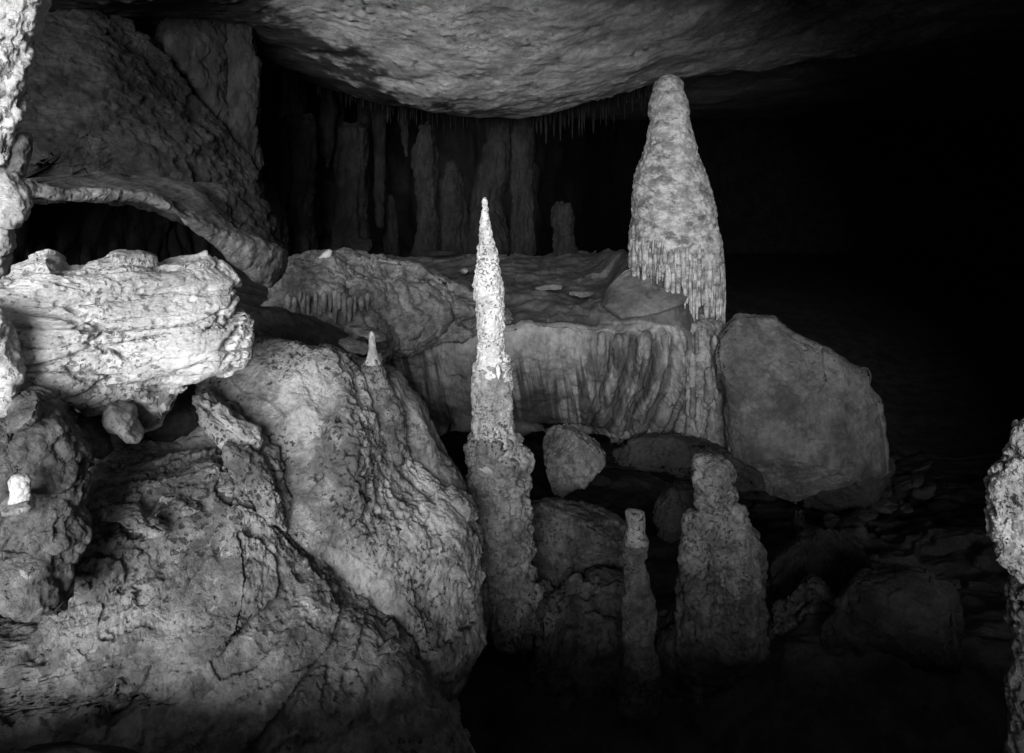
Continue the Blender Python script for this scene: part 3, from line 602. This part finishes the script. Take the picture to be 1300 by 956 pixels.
# seepage streaks and painted fold shade run down the front face
sk = fbm(np.stack([V[:, 0]*9+1.5*V[:, 2], 0*V[:, 0], V[:, 2]*.45], 1), 4, 201, .75)+.3*fbm(V*1.1, 3, 207)
st = sstep(-.10, .22, sk+.45*(ffull-.5)+.20*sstep(735, 800, PXF))*frontmask*sstep(.08, .36, ffull + .3*fbm(V*1.6, 3, 9) + .12*sstep(760, 810, PXF))*.88
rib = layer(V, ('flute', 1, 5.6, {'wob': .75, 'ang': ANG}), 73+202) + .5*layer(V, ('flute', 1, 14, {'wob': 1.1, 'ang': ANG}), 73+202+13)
st = np.maximum(st*(1-.55*RIB*sstep(0, .5, rib)), RIB*sstep(.25, -.35, rib)*.85)  # shade in the rib grooves painted into the colour, crests kept lighter
dusty = np.where(topmask > 0, .85, 0)
# close the ledge with a back and end caps
n0 = len(V); idx2 = idx
end_b = np.r_[idx2[-1, :]]; top_b = np.r_[idx2[0, :]]
back = np.stack([top_b[:-1], top_b[1:], end_b[1:], end_b[:-1]], -1)
capsL = []; h2 = a_//2
for col in (0, b_-1):
    ccol = idx2[:, col]
    for k in range(h2-1): capsL.append((ccol[k], ccol[k+1], ccol[a_-2-k], ccol[a_-1-k]))
QQ = np.concatenate([Q, back, np.array(capsL)])
led = root('flowstone_ledge', (0, 8.5, CAMZ-2.6)); tag(led, 'wide flowstone ledge with draped front and dusty top across the middle of the cave', 'flowstone ledge')
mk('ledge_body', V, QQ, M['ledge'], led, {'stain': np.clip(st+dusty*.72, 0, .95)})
# smooth clay pan at the foot of the big stalagmite
o = rock('clay_pan', [(762, 385), (775, 362), (795, 344), (820, 336), (845, 344), (866, 360), (876, 374), (868, 384), (845, 392), (815, 398), (785, 399)], 8.45, .24, .4, M['dust'], p=2.2, n=80, seed=75, parent=led, shear=(0, 1.75), layers=[[('fbm', .03, 2.5)], [('fbm', .006, 14)]])
# stones on the ledge top
for k, (px, py, w, h, Y) in enumerate([(540, 345, 14, 4, 10.5), (508, 340, 16, 4, 10.8), (590, 344, 5, 3, 10.4), (700, 364, 20, 4, 9.2), (735, 372, 16, 4, 8.9), (455, 312, 18, 12, 12.0), (556, 321, 26, 4, 11.8)]):
    ol = [(px+w*math.cos(t)*(.7+.5*rng.random()), py-h*math.sin(t)*(.7+.5*rng.random())) for t in np.linspace(0, 2*math.pi, 10)[:-1]]
    o = rock('stone', ol, Y, .1, .12, M['stone' if k == 2 else 'dim' if k > 4 else 'dust'], n=40, p=4, cuts=4, seed=120+k, shear=(0, .6), layers=[[('fbm', .03, 5)]])
    tag(o, ['flat grey stone lying on the left part of the ledge top', 'low stone left of the flat grey stone on the ledge', 'tiny pale stone on the ledge top left of the tall stalagmite', 'broken crust on the ledge right of the tall stalagmite', 'small crust fragment near the clay pan',
            'blocky dim rock at the back left rim of the ledge', 'low rubble heap at the back of the ledge under the thin column'][k], 'stone', 'stones on the ledge')

# ---- big bottle shaped stalagmite
bt = tag(root('stalagmite', toworld(856, 425, 8.7)), 'big bottle shaped stalagmite standing at the right end of the ledge', 'stalagmite')
stal('body', [(95, 846, 850), (97, 838, 858), (102, 833, 864), (112, 828, 869), (130, 825, 874), (150, 824, 876), (180, 822, 879), (200, 817, 886), (230, 808, 897), (260, 803, 906), (285, 800, 911), (300, 799, 915), (315, 799, 918), (328, 802, 918), (345, 812, 912), (365, 822, 905)], 8.7, M['bottle'], 280, 320,
     [[('fbm', .05, 1.8, {'o': 3})], [('strata', .03, 3.2, {'wob': .5, 'ws': 1.2}), ('fbm', .022, 6, {'o': 5, 'g': .6})], [('knobs', .014, 15, {'st': (1, 1, 1.3), 'mask': lambda P: sstep(2.1, 1.6, P[:, 2])}), ('fbm', .010, 24, {'o': 4})]], 81, parent=bt)
for k in range(80):
    ang = math.pi*(1.02+.98*(k+rng.uniform(-.6, .6))/79)     # front half
    rr = .44+.03*rng.random(); cxw = (859-HX)/F*8.7; x = cxw+rr*math.cos(ang); y = 8.7+rr*math.sin(ang); pxc = HX+x/8.7*F
    y0 = 306+rng.uniform(-6, 34); ln = 26+58*sstep(830, 900, np.array(pxc))*1.0+rng.uniform(-14, 16); w = rng.uniform(1.3, 4)
    y0 = float(y0); ln = float(ln)
    stal('drip', [(y0, pxc-w*.2, pxc+w*.2), (y0+8, pxc-w*.8, pxc+w*.8), (y0+ln*.55, pxc-w, pxc+w), (y0+ln, pxc-w*.3, pxc+w*.3)], y, M['bottle'], 18, 40, [[('fbm', .02, 6, {'st': (1, 1, .6)})]], 400+k, depth=1.5, parent=bt)
stal('fringe_core', [(320, 806, 912), (340, 818, 912), (370, 845, 909), (400, 868, 906), (428, 884, 904)], 8.7, M['bottle'], 160, 120, [[('flute', .05, 9, {'wob': 1})], [('fbm', .02, 10)]], 83, parent=bt)

# pedestal of knobbly dripstone below it
ped = tag(root('flowstone_column', toworld(890, 580, 8.25)), 'knobbly dripstone column under the big bottle shaped stalagmite', 'column')
stal('column', [(406, 880, 894), (412, 872, 904), (424, 868, 912), (460, 866, 920), (500, 862, 924), (540, 860, 928), (578, 866, 936)], 8.3, M['drip'], 170, 240, [[('fbm', .06, 2.5)], [('knobs', .085, 6, {'st': (1, 1, .55), 'warp': .3}), ('ridge', .03, 8, {'st': (1, 1, .3)})], [('knobs', .02, 20), ('pits', .03, 18)]], 85, parent=ped)
for k in range(18):
    px = 868+rng.random()*52; y0 = 420+rng.random()*110; ln = rng.uniform(30, 60); w = rng.uniform(3, 5.5); Yd = 8.3-.25*math.sqrt(max(0, 1-((px-894)/32)**2))-.02
    stal('drip', [(y0, px-w*.3, px+w*.3), (y0+6, px-w*.8, px+w*.8), (y0+ln*.7, px-w, px+w), (y0+ln-3, px-w*.8, px+w*.8), (y0+ln, px-w*.3, px+w*.3)], Yd, M['drip'], 20, 40, [[('fbm', .02, 7)], [('knobs', .01, 20)]], 460+k, parent=ped)

# right boulder
o = rock('boulder', [(915, 444), (922, 420), (938, 405), (981, 406), (1003, 424), (1054, 447), (1088, 471), (1102, 476), (1101, 493), (1115, 513), (1121, 552), (1124, 599), (1077, 610), (1043, 610), (1015, 625), (982, 614), (941, 582), (926, 532)],
         8.1, .6, .7, M['block'], p=6, n=190, centre=(1010, 515), seed=92, cuts=5, cd=(.78, .93), folds=((985, .28, .15), (1068, .42, -.1)), shear=(.1, .12),
         layers=[[('fbm', .04, 1.5)], [('cells', .07, 1.5, {'warp': .35, 'st': (1, 1, .55)}), ('cells', .04, 3.5, {'warp': .7, 'st': (1, 1, .7), 'mask': PATCH}), ('fbm', .03, 3, {'o': 5, 'g': .65, 'st': (1, 1, .5)})], [('fbm', .022, 8, {'o': 5, 'g': .72}), ('pits', .02, 14, {'mask': PATCH})]])
tag(o, 'large angular boulder right of the knobbly dripstone column', 'boulder')
# rocks below the ledge
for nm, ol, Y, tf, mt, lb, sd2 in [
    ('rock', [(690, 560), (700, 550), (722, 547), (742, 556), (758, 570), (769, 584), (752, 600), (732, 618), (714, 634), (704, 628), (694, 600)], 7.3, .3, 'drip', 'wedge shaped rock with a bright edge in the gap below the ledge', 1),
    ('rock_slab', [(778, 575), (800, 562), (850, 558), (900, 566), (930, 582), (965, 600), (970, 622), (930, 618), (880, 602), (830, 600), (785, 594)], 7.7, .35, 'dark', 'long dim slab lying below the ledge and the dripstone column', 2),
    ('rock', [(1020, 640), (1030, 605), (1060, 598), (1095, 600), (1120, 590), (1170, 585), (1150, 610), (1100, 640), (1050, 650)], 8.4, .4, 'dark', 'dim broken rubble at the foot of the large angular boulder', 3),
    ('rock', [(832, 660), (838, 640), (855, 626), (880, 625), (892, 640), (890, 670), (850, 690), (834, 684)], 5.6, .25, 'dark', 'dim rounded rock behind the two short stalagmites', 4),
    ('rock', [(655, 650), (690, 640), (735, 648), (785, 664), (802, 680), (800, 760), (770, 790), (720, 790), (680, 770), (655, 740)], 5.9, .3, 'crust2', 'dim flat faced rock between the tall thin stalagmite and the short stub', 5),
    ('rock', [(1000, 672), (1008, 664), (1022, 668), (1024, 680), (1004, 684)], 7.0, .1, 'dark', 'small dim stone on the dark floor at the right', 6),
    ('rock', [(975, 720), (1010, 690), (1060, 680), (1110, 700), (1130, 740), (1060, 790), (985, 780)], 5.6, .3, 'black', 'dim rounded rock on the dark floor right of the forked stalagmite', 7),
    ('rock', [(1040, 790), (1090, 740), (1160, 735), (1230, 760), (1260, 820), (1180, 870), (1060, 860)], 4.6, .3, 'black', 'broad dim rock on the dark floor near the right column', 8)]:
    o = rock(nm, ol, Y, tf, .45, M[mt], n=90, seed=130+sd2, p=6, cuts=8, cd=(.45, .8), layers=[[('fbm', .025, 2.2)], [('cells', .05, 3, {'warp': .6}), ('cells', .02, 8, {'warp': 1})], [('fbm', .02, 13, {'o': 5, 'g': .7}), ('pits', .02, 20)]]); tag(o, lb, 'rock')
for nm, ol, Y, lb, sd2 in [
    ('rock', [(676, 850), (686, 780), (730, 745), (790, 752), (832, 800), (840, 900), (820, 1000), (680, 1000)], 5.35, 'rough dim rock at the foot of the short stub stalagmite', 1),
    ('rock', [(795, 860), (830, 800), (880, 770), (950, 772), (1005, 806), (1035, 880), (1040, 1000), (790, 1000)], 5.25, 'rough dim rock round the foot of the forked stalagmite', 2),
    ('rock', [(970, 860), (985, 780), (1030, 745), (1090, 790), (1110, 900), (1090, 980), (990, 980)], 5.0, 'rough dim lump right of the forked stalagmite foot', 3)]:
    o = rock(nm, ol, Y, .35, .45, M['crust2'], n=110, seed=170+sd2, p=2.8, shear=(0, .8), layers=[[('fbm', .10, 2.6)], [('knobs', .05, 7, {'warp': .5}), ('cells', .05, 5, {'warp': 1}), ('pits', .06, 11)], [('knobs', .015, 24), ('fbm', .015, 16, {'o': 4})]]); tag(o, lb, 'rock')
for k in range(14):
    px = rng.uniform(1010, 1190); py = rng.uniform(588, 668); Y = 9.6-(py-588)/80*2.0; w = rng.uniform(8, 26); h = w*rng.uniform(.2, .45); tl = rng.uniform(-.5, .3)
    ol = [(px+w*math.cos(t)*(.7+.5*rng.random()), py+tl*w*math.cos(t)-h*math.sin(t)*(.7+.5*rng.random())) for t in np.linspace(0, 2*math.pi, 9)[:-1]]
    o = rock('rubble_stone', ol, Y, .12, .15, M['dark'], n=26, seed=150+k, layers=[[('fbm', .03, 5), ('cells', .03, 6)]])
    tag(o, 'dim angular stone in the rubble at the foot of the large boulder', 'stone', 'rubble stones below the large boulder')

# ================================================================== STALAGMITES IN FRONT
sp = tag(root('stalagmite', toworld(640, 760, 5.5)), 'tall thin stalagmite spire with a bright pointed top in the centre', 'stalagmite')
CR = [[('fbm', .03, 5, {'o': 4, 'mask': lambda P: sstep(1.15, .8, P[:, 2])+.3})], [('knobs', .012, 15, {'warp': .5}), ('strata', .014, 14, {'wob': 1.5, 'ws': 3}), ('pits', .016, 26)], [('fbm', .006, 45, {'o': 3})]]
stal('spire', [(251, 614.6, 615.6), (255, 613.4, 617.2), (262, 612, 619), (272, 611.2, 620.5), (284, 609.5, 621.5), (290, 608.8, 623), (302, 607.2, 625.5), (314, 606.5, 628), (320, 605.5, 632), (340, 605, 634.5), (360, 605, 636.5), (400, 606.2, 637.4), (440, 605, 641.4), (455, 605.5, 645.5), (480, 603, 647.5)], 5.5, M['spire'], 180, 420, CR, 91, parent=sp)
stal('shaft', [(462, 604.2, 645.4), (468, 602.2, 648.4), (500, 601.2, 648.4), (520, 602.2, 649.4), (540, 600.2, 651.4), (556, 601.2, 654.4), (562, 598.2, 655.4), (575, 597.2, 657.4), (590, 598.2, 660.4)], 5.5, M['shaft'], 180, 240, [[('fbm', .02, 5)], [('knobs', .02, 15), ('strata', .02, 12, {'wob': 1.8}), ('pits', .025, 22)], [('fbm', .008, 40)]], 92, parent=sp)
stal('base', [(560, 597, 658), (575, 596, 660), (586, 597, 668), (592, 599, 664), (620, 600, 667), (660, 602, 667), (700, 606, 668), (730, 609, 672), (760, 614, 682), (790, 622, 676), (812, 632, 660)], 5.52, M['base'], 200, 300, [[('fbm', .07, 3.5)], [('knobs', .045, 9, {'warp': .4}), ('ridge', .035, 8), ('pits', .06, 12)], [('knobs', .014, 30), ('pits', .02, 30), ('fbm', .01, 40)]], 93, parent=sp)
rock('calcite_patch', [(629, 466), (632, 461), (635, 466), (636, 474), (633, 483), (630, 476)], 5.345, .02, .04, M['white'], n=16, parent=sp)
# curtain of short drips below the base
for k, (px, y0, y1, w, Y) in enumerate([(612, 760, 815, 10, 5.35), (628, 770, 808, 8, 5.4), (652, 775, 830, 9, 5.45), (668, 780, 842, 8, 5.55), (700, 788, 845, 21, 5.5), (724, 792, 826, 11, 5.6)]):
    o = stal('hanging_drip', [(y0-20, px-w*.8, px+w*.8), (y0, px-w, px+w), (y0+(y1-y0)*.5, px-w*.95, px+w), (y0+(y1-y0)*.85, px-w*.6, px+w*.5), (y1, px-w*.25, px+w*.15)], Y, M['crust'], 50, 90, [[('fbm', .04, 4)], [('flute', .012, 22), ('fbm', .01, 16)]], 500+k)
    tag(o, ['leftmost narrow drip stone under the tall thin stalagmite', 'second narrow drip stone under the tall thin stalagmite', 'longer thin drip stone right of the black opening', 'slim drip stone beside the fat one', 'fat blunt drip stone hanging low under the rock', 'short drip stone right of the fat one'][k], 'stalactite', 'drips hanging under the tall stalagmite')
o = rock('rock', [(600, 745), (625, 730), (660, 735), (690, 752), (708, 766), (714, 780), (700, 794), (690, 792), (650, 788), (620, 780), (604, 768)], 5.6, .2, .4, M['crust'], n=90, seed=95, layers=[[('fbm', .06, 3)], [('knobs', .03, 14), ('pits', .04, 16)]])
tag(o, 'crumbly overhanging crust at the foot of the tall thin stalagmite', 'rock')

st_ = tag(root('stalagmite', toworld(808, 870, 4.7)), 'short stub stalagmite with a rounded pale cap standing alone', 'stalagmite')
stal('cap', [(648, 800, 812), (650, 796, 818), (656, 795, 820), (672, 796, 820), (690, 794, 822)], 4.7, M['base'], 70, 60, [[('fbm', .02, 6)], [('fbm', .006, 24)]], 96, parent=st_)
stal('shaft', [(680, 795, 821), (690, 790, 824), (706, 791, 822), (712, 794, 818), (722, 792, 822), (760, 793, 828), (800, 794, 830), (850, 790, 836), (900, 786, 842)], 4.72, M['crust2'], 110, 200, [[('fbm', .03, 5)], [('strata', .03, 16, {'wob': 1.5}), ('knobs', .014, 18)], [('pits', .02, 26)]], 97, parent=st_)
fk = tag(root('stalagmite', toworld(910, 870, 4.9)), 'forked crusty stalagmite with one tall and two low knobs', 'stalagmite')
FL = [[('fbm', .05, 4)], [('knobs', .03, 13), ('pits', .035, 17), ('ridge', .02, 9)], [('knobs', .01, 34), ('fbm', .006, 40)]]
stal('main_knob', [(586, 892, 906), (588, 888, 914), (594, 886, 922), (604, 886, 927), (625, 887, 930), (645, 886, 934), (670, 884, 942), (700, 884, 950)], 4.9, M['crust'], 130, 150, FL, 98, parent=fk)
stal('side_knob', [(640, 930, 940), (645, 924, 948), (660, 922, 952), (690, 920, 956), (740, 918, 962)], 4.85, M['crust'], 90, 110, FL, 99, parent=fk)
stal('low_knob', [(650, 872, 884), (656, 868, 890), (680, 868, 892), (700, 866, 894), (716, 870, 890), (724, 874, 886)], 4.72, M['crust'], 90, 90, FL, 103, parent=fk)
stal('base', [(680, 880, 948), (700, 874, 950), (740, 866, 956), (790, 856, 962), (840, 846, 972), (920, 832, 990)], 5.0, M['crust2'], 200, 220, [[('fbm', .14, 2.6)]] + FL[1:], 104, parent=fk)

# near column at the right edge
nr = tag(root('rock_column', toworld(1310, 870, 2.6)), 'near pitted rock column with a bright top at the right edge', 'rock column')
NL = [[('fbm', .025, 5), ('cells', .03, 7, {'warp': 1})], [('pits', .035, 22), ('cells', .02, 18, {'warp': 1}), ('ridge', .012, 14)], [('fbm', .006, 60, {'o': 4}), ('pits', .008, 70)]]
rock('head', [(1293, 540), (1309, 534), (1369, 530), (1409, 580), (1409, 700), (1369, 740), (1309, 738), (1297, 722), (1285, 704), (1271, 690), (1265, 665), (1267, 640), (1262, 610), (1263, 598), (1275, 584), (1285, 566), (1292, 560)], 2.62, .12, .12, M['shaft2'], p=6, n=160, centre=(1320, 620), seed=106, parent=nr, layers=NL)
stal('shaft', [(680, 1280, 1400), (705, 1287, 1390), (725, 1294, 1380), (760, 1293, 1380), (820, 1295, 1384), (900, 1291, 1390), (1000, 1288, 1396)], 2.66, M['crust'], 140, 200, NL, 107, parent=nr)

# ================================================================== BACK OF THE CAVE
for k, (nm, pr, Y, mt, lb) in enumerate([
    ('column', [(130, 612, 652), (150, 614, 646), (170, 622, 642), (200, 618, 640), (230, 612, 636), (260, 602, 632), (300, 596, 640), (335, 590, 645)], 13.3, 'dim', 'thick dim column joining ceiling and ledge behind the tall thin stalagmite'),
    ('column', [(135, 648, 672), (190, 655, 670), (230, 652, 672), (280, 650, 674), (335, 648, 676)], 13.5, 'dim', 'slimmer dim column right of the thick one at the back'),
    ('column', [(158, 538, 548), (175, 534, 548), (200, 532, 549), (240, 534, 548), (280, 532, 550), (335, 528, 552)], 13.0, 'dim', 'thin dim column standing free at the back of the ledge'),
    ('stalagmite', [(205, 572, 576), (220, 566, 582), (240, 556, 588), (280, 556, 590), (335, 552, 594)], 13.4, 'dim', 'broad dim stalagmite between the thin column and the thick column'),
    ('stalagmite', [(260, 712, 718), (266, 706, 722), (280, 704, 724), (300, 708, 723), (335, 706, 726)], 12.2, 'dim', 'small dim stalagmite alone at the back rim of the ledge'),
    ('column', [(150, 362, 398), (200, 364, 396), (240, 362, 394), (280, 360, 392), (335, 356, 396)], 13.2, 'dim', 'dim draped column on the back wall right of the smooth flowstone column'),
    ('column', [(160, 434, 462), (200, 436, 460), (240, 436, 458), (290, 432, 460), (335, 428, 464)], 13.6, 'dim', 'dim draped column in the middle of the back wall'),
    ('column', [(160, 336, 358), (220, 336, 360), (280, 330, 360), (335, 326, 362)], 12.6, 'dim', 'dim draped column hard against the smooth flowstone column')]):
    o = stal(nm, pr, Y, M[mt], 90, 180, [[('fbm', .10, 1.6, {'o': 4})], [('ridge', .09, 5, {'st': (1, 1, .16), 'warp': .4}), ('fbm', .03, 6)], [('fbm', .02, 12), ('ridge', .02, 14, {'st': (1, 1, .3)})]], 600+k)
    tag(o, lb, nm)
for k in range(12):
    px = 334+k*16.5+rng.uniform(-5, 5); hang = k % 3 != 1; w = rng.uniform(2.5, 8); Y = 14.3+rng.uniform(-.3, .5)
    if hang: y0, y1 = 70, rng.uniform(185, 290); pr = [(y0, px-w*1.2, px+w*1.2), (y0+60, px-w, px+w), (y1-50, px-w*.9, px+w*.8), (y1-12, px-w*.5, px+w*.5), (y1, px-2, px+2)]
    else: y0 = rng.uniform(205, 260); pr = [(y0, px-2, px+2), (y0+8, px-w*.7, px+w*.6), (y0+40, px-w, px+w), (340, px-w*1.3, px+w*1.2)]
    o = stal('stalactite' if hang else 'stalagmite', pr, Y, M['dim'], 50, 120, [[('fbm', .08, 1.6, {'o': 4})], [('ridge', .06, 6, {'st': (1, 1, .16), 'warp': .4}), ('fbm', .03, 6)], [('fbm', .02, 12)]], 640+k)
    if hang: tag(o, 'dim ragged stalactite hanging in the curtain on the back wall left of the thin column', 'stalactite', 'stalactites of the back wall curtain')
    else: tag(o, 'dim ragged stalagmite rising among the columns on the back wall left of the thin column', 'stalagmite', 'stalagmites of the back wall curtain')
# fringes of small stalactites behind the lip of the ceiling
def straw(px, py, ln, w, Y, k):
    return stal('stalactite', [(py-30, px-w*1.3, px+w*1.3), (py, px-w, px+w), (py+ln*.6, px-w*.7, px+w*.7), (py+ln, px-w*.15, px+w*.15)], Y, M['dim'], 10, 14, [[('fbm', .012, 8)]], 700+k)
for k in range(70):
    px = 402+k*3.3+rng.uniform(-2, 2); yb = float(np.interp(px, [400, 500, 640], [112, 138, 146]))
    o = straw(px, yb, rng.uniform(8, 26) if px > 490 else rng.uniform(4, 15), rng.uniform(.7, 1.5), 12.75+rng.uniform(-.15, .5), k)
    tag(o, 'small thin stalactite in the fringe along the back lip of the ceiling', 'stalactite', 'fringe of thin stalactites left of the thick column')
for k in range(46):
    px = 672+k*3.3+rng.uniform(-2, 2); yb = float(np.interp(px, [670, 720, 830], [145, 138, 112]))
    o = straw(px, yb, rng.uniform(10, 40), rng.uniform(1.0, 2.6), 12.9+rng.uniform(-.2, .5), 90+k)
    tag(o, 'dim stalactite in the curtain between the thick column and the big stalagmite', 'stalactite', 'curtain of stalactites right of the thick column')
for o in bpy.data.objects:
    if 'o0' in o: del o['o0']
